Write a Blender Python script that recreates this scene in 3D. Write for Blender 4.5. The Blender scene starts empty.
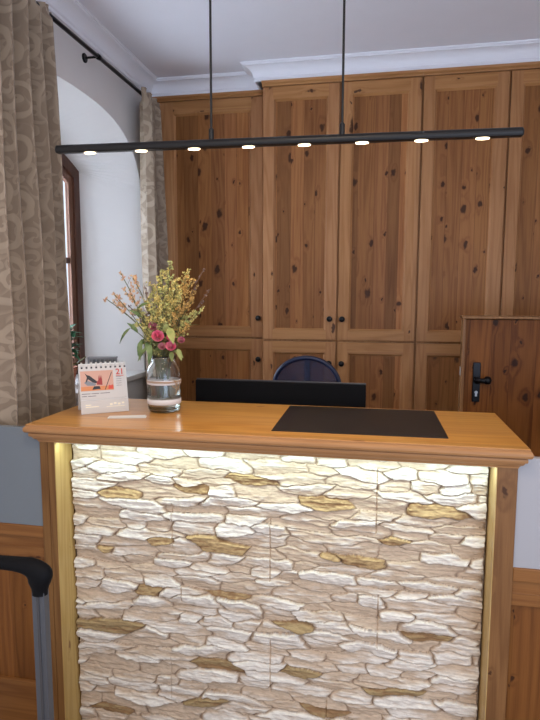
import bpy, math, random
import numpy as np
from mathutils import Vector, Matrix
rnd = random.Random(7)
S = bpy.context.scene
COL = S.collection
FLOOR = -0.19
CEIL = 3.02

# ------------------------------------------------------------------ helpers
class MB:
    def __init__(self):
        self.v = []; self.f = []; self.m = []; self.uv = None
    def quad(self, a, b, c, d, m=0):
        n = len(self.v); self.v += [a, b, c, d]; self.f.append((n, n+1, n+2, n+3)); self.m.append(m)
    def poly(self, pts, m=0):
        n = len(self.v); self.v += list(pts); self.f.append(tuple(range(n, n+len(pts)))); self.m.append(m)
    def box(self, x0, x1, y0, y1, z0, z1, m=0, M=None):
        P = [(x0,y0,z0),(x1,y0,z0),(x1,y1,z0),(x0,y1,z0),(x0,y0,z1),(x1,y0,z1),(x1,y1,z1),(x0,y1,z1)]
        if M is not None: P = [tuple(M @ Vector(p)) for p in P]
        n = len(self.v); self.v += P
        for q in ((3,2,1,0),(4,5,6,7),(0,1,5,4),(1,2,6,5),(2,3,7,6),(3,0,4,7)):
            self.f.append(tuple(n+i for i in q)); self.m.append(m)
        return self
    def lathe(self, prof, c=(0,0,0), axis='z', seg=32, m=0, sx=1, sy=1):
        n = len(self.v)
        for (r, h) in prof:
            for k in range(seg):
                a = 2*math.pi*k/seg; x = r*math.cos(a)*sx; y = r*math.sin(a)*sy
                if axis == 'z': p = (c[0]+x, c[1]+y, c[2]+h)
                elif axis == 'y': p = (c[0]+x, c[1]+h, c[2]-y)
                else: p = (c[0]+h, c[1]+x, c[2]+y)
                self.v.append(p)
        for i in range(len(prof)-1):
            for k in range(seg):
                a = n+i*seg+k; b = n+i*seg+(k+1)%seg
                self.f.append((a, b, b+seg, a+seg)); self.m.append(m)
        if prof[0][0] > 1e-5: self.f.append(tuple(n+k for k in reversed(range(seg)))); self.m.append(m)
        if prof[-1][0] > 1e-5:
            q = n+(len(prof)-1)*seg; self.f.append(tuple(q+k for k in range(seg))); self.m.append(m)
        return self
    def tube(self, pts, r, seg=8, m=0, closed=False):
        pts = [Vector(p) for p in pts]; N = len(pts)
        rs = r if isinstance(r, (list, tuple)) else [r]*N
        n = len(self.v); ref = None
        for i, p in enumerate(pts):
            if closed: t = pts[(i+1) % N]-pts[i-1]
            else: t = pts[min(i+1, N-1)]-pts[max(i-1, 0)]
            t.normalize()
            if ref is None: ref = t.orthogonal().normalized()
            ref = (ref - t*ref.dot(t)).normalized(); b = t.cross(ref)
            for k in range(seg):
                a = 2*math.pi*k/seg
                self.v.append(tuple(p+(ref*math.cos(a)+b*math.sin(a))*rs[i]))
        for i in range(N if closed else N-1):
            for k in range(seg):
                j = (i+1) % N
                self.f.append((n+i*seg+k, n+i*seg+(k+1)%seg, n+j*seg+(k+1)%seg, n+j*seg+k)); self.m.append(m)
        if not closed:
            self.f.append(tuple(n+k for k in reversed(range(seg)))); self.m.append(m)
            self.f.append(tuple(n+(N-1)*seg+k for k in range(seg))); self.m.append(m)
        return self
    def leaf(self, p, d, L, W, m=0, up=(0,0,1), bend=0.3, seg=5):
        p = Vector(p); d = Vector(d).normalized(); s = d.cross(Vector(up))
        if s.length < .1: s = d.cross(Vector((1,0,0)))
        s.normalize(); nn = s.cross(d)
        n = len(self.v)
        for i in range(seg+1):
            t = i/seg; w = W*.5*math.sin(math.pi*min(.999, t**.8*.96+.02)); q = p+d*(L*t)-nn*(bend*L*t*t)
            self.v += [tuple(q-s*w+nn*w*.35), tuple(q), tuple(q+s*w+nn*w*.35)]
        for i in range(seg):
            a = n+3*i
            self.f += [(a, a+1, a+4, a+3), (a+1, a+2, a+5, a+4)]; self.m += [m, m]
    def build(self, name, mats, parent=None, origin=None, bevel=0, smooth=False, solid=0):
        o0 = Vector(origin) if origin is not None else (Vector(parent['_o']) if parent is not None else Vector((0,0,0)))
        me = bpy.data.meshes.new(name)
        me.from_pydata([tuple(Vector(p)-o0) for p in self.v], [], self.f)
        if not isinstance(mats, (list, tuple)): mats = [mats]
        for m in mats: me.materials.append(m)
        me.polygons.foreach_set('material_index', self.m)
        if self.uv is not None:
            l = me.uv_layers.new(name='UVMap')
            for lp in me.loops: l.data[lp.index].uv = self.uv[lp.vertex_index]
        if smooth: me.polygons.foreach_set('use_smooth', [True]*len(self.f))
        me.update()
        o = bpy.data.objects.new(name, me); COL.objects.link(o)
        if parent is not None: o.parent = parent
        else: o.location = o0
        if parent is not None and origin is not None: o.location = o0-Vector(parent['_o'])
        o['_o'] = tuple(o0)
        if solid:
            md = o.modifiers.new('solid', 'SOLIDIFY'); md.thickness = solid; md.offset = 0
        if bevel:
            md = o.modifiers.new('bevel', 'BEVEL'); md.width = bevel; md.segments = 2; md.limit_method = 'ANGLE'; md.angle_limit = .7
        return o

def tag(o, label, cat, group=None, kind=None):
    if label: o['label'] = label
    if cat: o['category'] = cat
    if group: o['group'] = group
    if kind: o['kind'] = kind
    return o
def thing(name, loc, label=None, cat=None, group=None):
    o = bpy.data.objects.new(name, None); o.empty_display_size = .1
    COL.objects.link(o); o.location = loc; o['_o'] = tuple(loc)
    return tag(o, label, cat, group)
def struct(o): o['kind'] = 'structure'; return o

# ------------------------------------------------------------------ node helpers
class NT:
    def __init__(self, name):
        self.mat = bpy.data.materials.new(name); self.mat.use_nodes = True
        self.t = self.mat.node_tree; self.b = self.t.nodes['Principled BSDF']
    def n(self, typ, **kw):
        nd = self.t.nodes.new(typ)
        for k, v in kw.items():
            if k.startswith('i_'):
                key = k[2:]; key = int(key) if key.isdigit() else key.replace('_', ' ')
                self.set(nd.inputs[key], v)
            else: setattr(nd, k, v)
        return nd
    def set(self, inp, v):
        if isinstance(v, bpy.types.NodeSocket): self.t.links.new(v, inp)
        else: inp.default_value = v
    def math(self, op, a, b=None, c=None, clamp=False):
        nd = self.n('ShaderNodeMath', operation=op, use_clamp=clamp); self.set(nd.inputs[0], a)
        if b is not None: self.set(nd.inputs[1], b)
        if c is not None: self.set(nd.inputs[2], c)
        return nd.outputs[0]
    def mix(self, f, a, b, typ='MIX'):
        nd = self.n('ShaderNodeMix', data_type='RGBA', blend_type=typ); self.set(nd.inputs[0], f)
        self.set(nd.inputs[6], a); self.set(nd.inputs[7], b); return nd.outputs[2]
    def rng(self, v, a, b, c=0, d=1):
        nd = self.n('ShaderNodeMapRange', interpolation_type='SMOOTHSTEP'); self.set(nd.inputs[0], v)
        for i, x in enumerate((a, b, c, d)): self.set(nd.inputs[1+i], x)
        return nd.outputs[0]
    def P(self, k, v): self.set(self.b.inputs[k], v)
    def comb(self, x, y, z):
        nd = self.n('ShaderNodeCombineXYZ')
        for i, v in enumerate((x, y, z)): self.set(nd.inputs[i], v)
        return nd.outputs[0]
    def bump(self, h, s=.3, d=.002):
        nd = self.n('ShaderNodeBump'); self.set(nd.inputs['Height'], h)
        nd.inputs['Strength'].default_value = s; nd.inputs['Distance'].default_value = d
        self.set(self.b.inputs['Normal'], nd.outputs[0])
def C4(c): return (c[0], c[1], c[2], 1)
def plain(name, c, rough=.5, metal=0, **kw):
    t = NT(name); t.P('Base Color', C4(c)); t.P('Roughness', rough); t.P('Metallic', metal)
    for k, v in kw.items(): t.P(k.replace('_', ' '), v)
    return t.mat

def wood(name, light, mid, knot, grain='z', board=.09, knots=(6.5, 2.6, .5), rough=.42, seam=.5, vary=.35, coat=0, ks=1.0, fig=1.0, spec=.22):
    """knotty pine in boards, laid along one axis of the room"""
    t = NT(name)
    sep = t.n('ShaderNodeSeparateXYZ'); t.set(sep.inputs[0], t.n('ShaderNodeNewGeometry').outputs['Position'])
    X, Y, Z = sep.outputs
    if grain == 'z': a = t.math('ADD', X, t.math('MULTIPLY', Y, 1.0)); g = Z
    elif grain == 'x': a = t.math('ADD', Z, t.math('MULTIPLY', Y, 1.0)); g = X
    else: a = t.math('ADD', X, t.math('MULTIPLY', Z, 1.0)); g = Y
    vo = t.n('ShaderNodeTexVoronoi', voronoi_dimensions='1D', feature='F1'); t.set(vo.inputs['W'], a)
    vo.inputs['Scale'].default_value = 1/board; vo.inputs['Randomness'].default_value = .7
    ve = t.n('ShaderNodeTexVoronoi', voronoi_dimensions='1D', feature='DISTANCE_TO_EDGE'); t.set(ve.inputs['W'], a)
    ve.inputs['Scale'].default_value = 1/board; ve.inputs['Randomness'].default_value = .7
    sc = t.n('ShaderNodeSeparateColor'); t.set(sc.inputs[0], vo.outputs['Color'])
    r1, r2, r3 = sc.outputs
    # knots
    kz = t.n('ShaderNodeTexNoise'); t.set(kz.inputs['Vector'], t.comb(t.math('MULTIPLY', a, 38), t.math('MULTIPLY', g, 30), 3.3)); kz.inputs['Scale'].default_value = 1
    kw = t.math('MULTIPLY_ADD', kz.outputs['Fac'], .22, -.11)
    kv = t.comb(t.math('MULTIPLY_ADD', a, knots[0], kw), t.math('ADD', t.math('MULTIPLY', g, knots[1]), t.math('MULTIPLY_ADD', r1, 17, kw)), 0)
    kn = t.n('ShaderNodeTexVoronoi', voronoi_dimensions='2D', feature='F1'); t.set(kn.inputs['Vector'], kv); kn.inputs['Scale'].default_value = 1
    ksp = t.n('ShaderNodeSeparateColor'); t.set(ksp.inputs[0], kn.outputs['Color'])
    on = t.math('GREATER_THAN', ksp.outputs[0], knots[2])
    rad = t.math('MULTIPLY_ADD', t.math('POWER', ksp.outputs[1], 1.8), .13*ks, .035*ks)
    kd = t.math('DIVIDE', kn.outputs['Distance'], rad)
    kmask = t.math('MULTIPLY', t.rng(kd, .55, 1.15, 1, 0), on)
    halo = t.math('MULTIPLY', t.rng(kd, .6, 3.2, 1, 0), on)
    # grain
    gv = t.comb(t.math('MULTIPLY_ADD', a, 9+5*(1-fig), t.math('MULTIPLY', r2, 31)), t.math('MULTIPLY_ADD', g, .2+.35*fig, t.math('MULTIPLY', r3, 23)), t.math('MULTIPLY', r1, 9))
    nz = t.n('ShaderNodeTexNoise'); t.set(nz.inputs['Vector'], gv); nz.inputs['Scale'].default_value = 1; nz.inputs['Detail'].default_value = 2
    ph = t.math('MULTIPLY_ADD', nz.outputs['Fac'], 55, t.math('MULTIPLY', halo, 5))
    rings = t.math('POWER', t.math('MULTIPLY_ADD', t.math('SINE', ph), .5, .5), 1.6)
    fv = t.comb(t.math('MULTIPLY', a, 260), t.math('MULTIPLY', g, 7), r1)
    nf = t.n('ShaderNodeTexNoise'); t.set(nf.inputs['Vector'], fv); nf.inputs['Scale'].default_value = 1; nf.inputs['Detail'].default_value = 3
    lv = t.n('ShaderNodeTexNoise'); t.set(lv.inputs['Vector'], t.comb(t.math('MULTIPLY', a, 5), t.math('MULTIPLY', g, 1.1), r2)); lv.inputs['Scale'].default_value = 1
    m1 = t.math('MULTIPLY', rings, .5*fig)
    m1 = t.math('ADD', m1, t.math('MULTIPLY', t.rng(nf.outputs['Fac'], .35, .7), .25))
    m1 = t.math('ADD', m1, t.math('MULTIPLY', t.rng(lv.outputs['Fac'], .3, .7), .35), clamp=True)
    col = t.mix(m1, C4(light), C4(mid))
    bri = t.math('MULTIPLY_ADD', r2, vary, 1-vary*.55)
    col = t.mix(1.0, col, t.comb(bri, bri, t.math('MULTIPLY', bri, t.math('MULTIPLY_ADD', r3, .15, .92))), 'MULTIPLY')
    col = t.mix(t.math('MULTIPLY', halo, .3), col, C4(mid))
    col = t.mix(t.math('MULTIPLY', kmask, .88), col, C4(knot))
    if seam:
        se = t.rng(ve.outputs['Distance'], .0, .018*.09/board, seam, 0)
        col = t.mix(se, col, C4(tuple(c*.45 for c in mid)))
    t.P('Base Color', col); t.P('Roughness', rough); t.P('Coat Weight', coat); t.P('Coat Roughness', .15)
    t.P('Specular IOR Level', spec)
    t.bump(t.math('ADD', nf.outputs['Fac'], rings), .12, .0006)
    return t.mat

# ------------------------------------------------------------------ materials
CL, CM, CK = (.37,.16,.056), (.195,.07,.022), (.035,.012,.007)
W_panel = wood('cabinet_pine_boards', CL, CM, CK, 'z', .085, (8.5, 5.5, .2), .42, .8, .65, fig=.7, ks=1.15, spec=.15)
W_stile = wood('cabinet_pine_upright', (.445,.218,.092), (.32,.142,.053), CK, 'z', .5, (8, 3.0, .6), .42, 0, .15, spec=.18)
W_rail = wood('cabinet_pine_cross', (.445,.218,.092), (.32,.142,.053), CK, 'x', .5, (8, 3.0, .6), .42, 0, .15, spec=.18)
W_door = wood('low_door_pine', (.25,.09,.02), (.105,.031,.007), (.02,.008,.004), 'z', .11, (8, 6, .3), .45, .8, .4, fig=.9, spec=.12)
W_doorf = wood('low_door_edge_pine', (.30,.15,.06), (.20,.09,.033), CK, 'z', .5, (7, 2.2, .8), .4, 0, .1)
TL, TM = (.66,.33,.085), (.50,.215,.045)
W_top = wood('counter_top_pine', TL, TM, (.2,.06,.012), 'x', .13, (6, 2.5, .62), .3, .2, .2, coat=.3, ks=.6, spec=.35)
W_mould = wood('counter_moulding_pine', (.47,.24,.095), (.31,.14,.048), (.1,.03,.01), 'x', .4, (6, 2.5, .9), .38, 0, .1, fig=.6)
W_post = wood('counter_post_pine', (.25,.12,.042), (.14,.06,.02), (.05,.018,.007), 'z', .4, (9, 4, .45), .45, 0, .15, ks=.8)
W_inner = wood('reveal_strip_lit_pine', (.55,.37,.15), (.42,.26,.09), (.2,.09,.03), 'z', .4, (9, 3, .6), .4, 0, .1, ks=.6)  # post pine made paler: glow of the counter strip put into the colour
W_wain = wood('wainscot_pine_boards', (.25,.095,.022), (.14,.047,.011), (.03,.01,.005), 'z', .12, (8, 5, .5), .45, .4, .3, ks=.8)  # whole base darkened, shade on the panels put into the colour
W_wainr = wood('wainscot_pine_cross', (.29,.125,.038), (.18,.068,.019), (.05,.015,.006), 'x', .4, (8, 3, .6), .45, 0, .15, ks=.8)
W_win = wood('window_frame_wood', (.12,.05,.03), (.08,.03,.018), (.03,.012,.008), 'z', .4, (7, 2, .95), .35, 0, .1)
W_winl = wood('casement_wood', (.24,.12,.075), (.17,.08,.05), (.05,.02,.01), 'z', .4, (7, 2, .95), .35, 0, .1)
W_floor = wood('floor_oak_boards', (.33,.2,.11), (.22,.12,.06), (.05,.02,.01), 'y', .14, (6, 2, .8), .35, .7, .3)

def plaster(name, c):
    t = NT(name); n = t.n('ShaderNodeTexNoise'); n.inputs['Scale'].default_value = 9; n.inputs['Detail'].default_value = 5
    t.set(n.inputs['Vector'], t.n('ShaderNodeNewGeometry').outputs['Position'])
    t.P('Base Color', t.mix(n.outputs['Fac'], C4(tuple(x*.96 for x in c)), C4(c))); t.P('Roughness', .9)
    t.bump(n.outputs['Fac'], .25, .004); return t.mat
M_wall = plaster('white_plaster', (.74,.705,.68))
M_ceil = plaster('white_ceiling_paint', (.84,.84,.90))
M_cornice = plain('white_cornice_paint', (.85,.85,.90), .6)
M_sill = plain('pale_stone_sill', (.62,.6,.58), .3)
M_black = plain('black_lacquered_metal', (.012,.011,.011), .38, .3)
M_iron = plain('black_iron', (.01,.01,.012), .35, .6)
M_blackpl = plain('black_plastic', (.006,.006,.007), .6, 0, Specular_IOR_Level=.08)
M_moned = plain('dark_grey_edge', (.05,.05,.055), .3)
M_screen = plain('dark_screen', (.01,.01,.012), .1)
M_steel = plain('brushed_steel', (.6,.6,.6), .3, 1)
M_alu = plain('grey_aluminium', (.11,.118,.135), .42, .6)
M_mat = plain('black_desk_mat', (.010,.009,.009), .45)
M_navy = plain('navy_plastic', (.01,.016,.05), .35)
def meshm():
    t = NT('navy_chair_mesh'); w = t.n('ShaderNodeTexChecker'); w.inputs['Scale'].default_value = 400
    t.set(w.inputs['Vector'], t.n('ShaderNodeNewGeometry').outputs['Position'])
    t.P('Base Color', C4((.02,.03,.08))); t.P('Roughness', .8); t.P('Alpha', .6); return t.mat
M_chmesh = meshm()
M_seat = plain('navy_seat_fabric', (.012,.016,.04), .9)
M_paper = plain('white_paper', (.62,.585,.55), .6)
M_white = plain('white_card', (.78,.77,.74), .5)
M_greypl = plain('grey_plastic', (.22,.23,.25), .4)
M_red = plain('red_print', (.62,.07,.04), .5)
M_txt = plain('grey_print', (.16,.13,.13), .6)
M_peach = plain('peach_print', (.62,.35,.26), .5)
M_orange = plain('orange_print', (.65,.24,.09), .5)
M_dark = plain('black_print', (.025,.022,.025), .5)
M_redd = plain('dark_red_print', (.33,.03,.025), .5)
M_gold = plain('pale_gold_print', (.85,.75,.55), .35, .4)
M_birch = plain('pale_birch_band', (.74,.70,.68), .8)
M_twine = plain('jute_twine', (.42,.26,.14), .9)
M_stem = plain('green_stem', (.13,.13,.045), .6)
M_stemd = plain('brown_stem', (.16,.08,.045), .7)
def leafm(name, a, b):
    t = NT(name); n = t.n('ShaderNodeTexNoise'); n.inputs['Scale'].default_value = 40
    t.set(n.inputs['Vector'], t.n('ShaderNodeNewGeometry').outputs['Position'])
    t.P('Base Color', t.mix(t.rng(n.outputs['Fac'], .35, .65), C4(a), C4(b))); t.P('Roughness', .6)
    t.P('Subsurface Weight', 0); return t.mat
M_leaf = leafm('green_leaf', (.09,.15,.045), (.19,.25,.09))
M_leafy = leafm('olive_leaf', (.22,.26,.07), (.34,.34,.1))
M_flY = leafm('yellow_floret', (.74,.58,.20), (.52,.52,.20))
M_flO = leafm('golden_floret', (.66,.42,.13), (.50,.30,.09))
M_flP = leafm('peach_floret', (.80,.55,.30), (.66,.36,.20))
M_flV = leafm('dusky_floret', (.16,.09,.085), (.30,.2,.15))
M_rose = leafm('pink_rose_petal', (.75,.12,.22), (.82,.27,.34))
M_rosed = leafm('faded_rose_petal', (.5,.13,.18), (.62,.25,.26))
M_succ = leafm('house_plant_leaf', (.02,.09,.035), (.07,.2,.1))
M_terra = plain('terracotta', (.35,.13,.07), .8)
def glassm(name, col, rough=0, tr=1, ior=1.45):
    t = NT(name); t.P('Base Color', C4(col)); t.P('Roughness', rough); t.P('Transmission Weight', tr); t.P('IOR', ior); return t.mat
M_glass = glassm('clear_glass', (.97,.99,.98))
M_water = glassm('water', (.9,.93,.86), 0, 1, 1.33)
M_pane = glassm('window_glass', (.98,.99,1), 0, 1, 1.05)
M_frost = glassm('frosted_grey_glass', (.23,.26,.29), .22, .25, 1.45)
M_frostw = glassm('frosted_pale_glass', (.45,.44,.46), .5, .15, 1.45)
def emit(name, c, s):
    t = NT(name); t.P('Base Color', (0,0,0,1)); t.P('Emission Color', C4(c)); t.P('Emission Strength', s); return t.mat
M_led = emit('warm_led', (1,.80,.52), 6)
M_strip = emit('cool_led_strip', (.85,1,.95), .8)

def damask():
    t = NT('damask_curtain_fabric')
    uv = t.n('ShaderNodeUVMap').outputs[0]
    wp = t.n('ShaderNodeTexNoise'); t.set(wp.inputs['Vector'], uv); wp.inputs['Scale'].default_value = 9
    va = t.n('ShaderNodeVectorMath', operation='MULTIPLY_ADD'); t.set(va.inputs[0], wp.outputs['Color']); va.inputs[1].default_value = (.045,.045,0); t.set(va.inputs[2], uv)
    def curl(scale, arms, k, off):
        m = t.n('ShaderNodeVectorMath', operation='MULTIPLY_ADD'); t.set(m.inputs[0], va.outputs[0]); m.inputs[1].default_value = (scale*1.15, scale, 1); m.inputs[2].default_value = (off, off*1.7, 0)
        v = t.n('ShaderNodeTexVoronoi', voronoi_dimensions='2D', feature='F1'); t.set(v.inputs['Vector'], m.outputs[0]); v.inputs['Scale'].default_value = 1; v.inputs['Randomness'].default_value = .55
        d = t.n('ShaderNodeVectorMath', operation='SUBTRACT'); t.set(d.inputs[0], m.outputs[0]); t.set(d.inputs[1], v.outputs['Position'])
        s = t.n('ShaderNodeSeparateXYZ'); t.set(s.inputs[0], d.outputs[0])
        ang = t.math('ARCTAN2', s.outputs[1], s.outputs[0])
        cs = t.n('ShaderNodeSeparateColor'); t.set(cs.inputs[0], v.outputs['Color'])
        sg = t.math('SUBTRACT', t.math('MULTIPLY', t.math('GREATER_THAN', cs.outputs[0], .5), 2), 1)
        ph = t.math('ADD', t.math('MULTIPLY', t.math('MULTIPLY', ang, arms), sg), t.math('MULTIPLY', t.math('POWER', v.outputs['Distance'], .8), k))
        sp = t.math('SINE', ph)
        f = t.rng(v.outputs['Distance'], .42, .62, 1, 0)
        return t.math('MULTIPLY', t.rng(sp, .1, .6), f)
    a = curl(5.2, 1, 19, 3.3); b = curl(11, 2, 11, 8.1)
    pat = t.math('MAXIMUM', a, t.math('MULTIPLY', b, .55))
    col = t.mix(pat, C4((.25,.18,.122)), C4((.365,.275,.192)))
    fb = t.n('ShaderNodeTexNoise'); t.set(fb.inputs['Vector'], uv); fb.inputs['Scale'].default_value = 500
    t.P('Base Color', col); t.P('Roughness', t.mix(pat, (.8,.8,.8,1), (.42,.42,.42,1)))
    t.P('Sheen Weight', .3)
    t.bump(t.math('ADD', fb.outputs['Fac'], pat), .25, .001)
    return t.mat
M_cur = damask()

def stonem():
    t = NT('stacked_ledge_stone')
    at = t.n('ShaderNodeAttribute', attribute_name='Col').outputs['Color']
    p = t.n('ShaderNodeNewGeometry').outputs['Position']
    mp = t.n('ShaderNodeVectorMath', operation='MULTIPLY'); t.set(mp.inputs[0], p); mp.inputs[1].default_value = (30,90,130)
    n = t.n('ShaderNodeTexNoise'); t.set(n.inputs['Vector'], mp.outputs[0]); n.inputs['Scale'].default_value = 1; n.inputs['Detail'].default_value = 5; n.inputs['Roughness'].default_value = .65
    f = t.rng(n.outputs['Fac'], .3, .7, .82, 1.06)
    t.P('Base Color', t.mix(1.0, at, t.comb(f, f, f), 'MULTIPLY')); t.P('Roughness', .85)
    t.bump(n.outputs['Fac'], .5, .004); return t.mat
M_stone = stonem()

# ------------------------------------------------------------------ camera
cyaw, cpit, crol = -.1905, -.1117, .0029
fwd = Vector((math.sin(cyaw)*math.cos(cpit), math.cos(cyaw)*math.cos(cpit), math.sin(cpit)))
rt = Vector((math.cos(cyaw), -math.sin(cyaw), 0)); up = rt.cross(fwd)
r2 = rt*math.cos(crol)+up*math.sin(crol); u2 = -rt*math.sin(crol)+up*math.cos(crol)
cam = bpy.data.cameras.new('camera'); co = bpy.data.objects.new('camera', cam); COL.objects.link(co)
R = Matrix((r2, u2, -fwd)).transposed().to_4x4()
co.matrix_world = Matrix.Translation((.4074, -1.8764, 1.5991)) @ R
cam.sensor_fit = 'VERTICAL'; cam.sensor_height = 36; cam.lens = 567.63/720*36; cam.clip_start = .05
S.camera = co

# ------------------------------------------------------------------ room shell
XW = -1.15          # left wall face
YL, YR, XS = 1.90, 1.75, -.348   # left cabinet face, right cabinet face, step between them
XE = 2.10; YB = 2.32; YF = -3.6
def sup(y, c=.95, hw=.76, spring=2.2, h=.46, n=2.6):
    q = min(1, abs((y-c)/hw)); return spring+h*(max(0, 1-q**n))**(1/n)
outer = []; inner = []
N = 48
for i in range(N+1):
    th = math.pi*i/N
    y = .95+.76*math.cos(th); outer.append((y, sup(y)))
    yi = .95+.58*math.cos(th); q = (yi-.95)/.58; inner.append((yi, 2.38+.14*(1-q*q)))
outer = [(1.71, 1.10)]+outer+[(.19, 1.10)]; inner = [(1.53, 1.10)]+inner+[(.37, 1.10)]
w = MB()
w.quad((XW, YB, FLOOR), (XW, 1.71, FLOOR), (XW, 1.71, CEIL), (XW, YB, CEIL))
w.quad((XW, .19, FLOOR), (XW, YF, FLOOR), (XW, YF, CEIL), (XW, .19, CEIL))
w.quad((XW, 1.71, FLOOR), (XW, .19, FLOOR), (XW, .19, 1.10), (XW, 1.71, 1.10))
ar = outer[1:-1]
for i in range(len(ar)-1):
    (a, za), (b, zb) = ar[i], ar[i+1]
    w.quad((XW, a, za), (XW, b, zb), (XW, b, CEIL), (XW, a, CEIL))
for i in range(len(outer)-1):
    (a, za), (b, zb) = outer[i], outer[i+1]; (c, zc), (d, zd) = inner[i], inner[i+1]
    w.quad((XW, a, za), (-1.5, c, zc), (-1.5, d, zd), (XW, b, zb))
    w.quad((-1.5, c, zc), (-1.545, c, zc), (-1.545, d, zd), (-1.5, d, zd))
w.quad((XW, 1.71, 1.07), (XW, .19, 1.07), (-1.545, .37, 1.07), (-1.545, 1.53, 1.07))
struct(w.build('wall_left', M_wall, smooth=False))
w = MB(); w.box(XW, XE, YB, YB+.1, FLOOR, CEIL); struct(w.build('wall_back', M_wall))
w = MB(); w.box(XE, XE+.1, -.6, YB, FLOOR, CEIL); struct(w.build('wall_right', M_wall))
w = MB(); w.box(XW-.6, XE+.1, YF, YB+.1, CEIL, CEIL+.1); struct(w.build('ceiling', M_ceil))
w = MB(); w.box(XW-.6, XE+.1, YF, YB+.1, FLOOR-.1, FLOOR); struct(w.build('floor', W_floor))

def sweep(path, prof, m=0):
    """mitred sweep of an (outward, z) profile along a plan polyline; outward = right of travel"""
    b = MB(); P = [Vector(p) for p in path]; rows = []
    for i, p in enumerate(P):
        ns = []
        if i > 0: d = (P[i]-P[i-1]).normalized(); ns.append(Vector((d.y, -d.x)))
        if i < len(P)-1: d = (P[i+1]-P[i]).normalized(); ns.append(Vector((d.y, -d.x)))
        n = ns[0] if len(ns) == 1 else (ns[0]+ns[1])/(1+ns[0].dot(ns[1]))
        rows.append([(p.x+n.x*o, p.y+n.y*o, z) for o, z in prof])
    for i in range(len(P)-1):
        for k in range(len(prof)-1):
            b.quad(rows[i][k], rows[i][k+1], rows[i+1][k+1], rows[i+1][k], m)
    b.poly(rows[0]); b.poly(list(reversed(rows[-1])))
    return b
cov = [(0, 2.925), (.014, 2.925), (.014, 2.94), (.02, 2.944)]
for i in range(9):
    a = math.pi/2*i/8; cov.append((.022+.05*(1-math.cos(a)), 2.948+.052*math.sin(a)))
cov += [(.08, 3.002), (.08, 3.008), (.086, 3.01), (.086, CEIL), (0, CEIL)]
path = [(XW, YF), (XW, YL), (XS-.03, YL), (XS-.03, YR), (XE, YR)]
b = sweep(path, cov); struct(b.build('trim_1', M_cornice))

# window
wn = thing('window_1', (-1.5, .95, 1.1)); wn['kind'] = 'structure'
def ring(d0, d1, x0, x1):
    zt = max(z for _, z in inner); y0, y1, z0 = .37, 1.53, 1.10
    def ins(d): return [(y0+d+(y-y0)*(y1-y0-2*d)/(y1-y0), z0+d+(z-z0)*(zt-z0-2*d)/(zt-z0)) for y, z in inner]
    A, B = ins(d0), ins(d1); b = MB(); n = len(A)
    for i in range(n):
        j = (i+1) % n
        a0, a1, b0, b1 = A[i], A[j], B[i], B[j]
        b.quad((x1, *a0), (x1, *a1), (x1, *b1), (x1, *b0)); b.quad((x0, *a1), (x0, *a0), (x0, *b0), (x0, *b1))
        b.quad((x1, *b0), (x1, *b1), (x0, *b1), (x0, *b0)); b.quad((x0, *a0), (x0, *a1), (x1, *a1), (x1, *a0))
    return b, B
b, _ = ring(0, .062, -1.528, -1.485); b.build('window_frame', W_win, wn)
b, B = ring(.062, .108, -1.524, -1.50)
zt = 2.3
b.box(-1.525, -1.50, .90, 1.00, 1.2, 2.36)
b.build('casement', W_winl, wn)
b = MB(); b.box(-1.53, -1.505, .48, 1.42, 1.80, 1.835); b.build('glazing_bar', W_win, wn)
b = MB(); b.poly([(-1.515, y, z) for y, z in B]); b.build('window_pane', M_pane, wn, solid=.004)
b = MB(); b.box(-1.5, -1.118, .16, 1.74, 1.065, 1.10); b.build('window_sill', M_sill, wn, bevel=.004)
b = MB(); b.box(-1.50, -1.48, .94, .965, 1.62, 1.72); b.box(-1.48, -1.47, .945, .96, 1.56, 1.70); b.build('window_handle', M_iron, wn)

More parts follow.
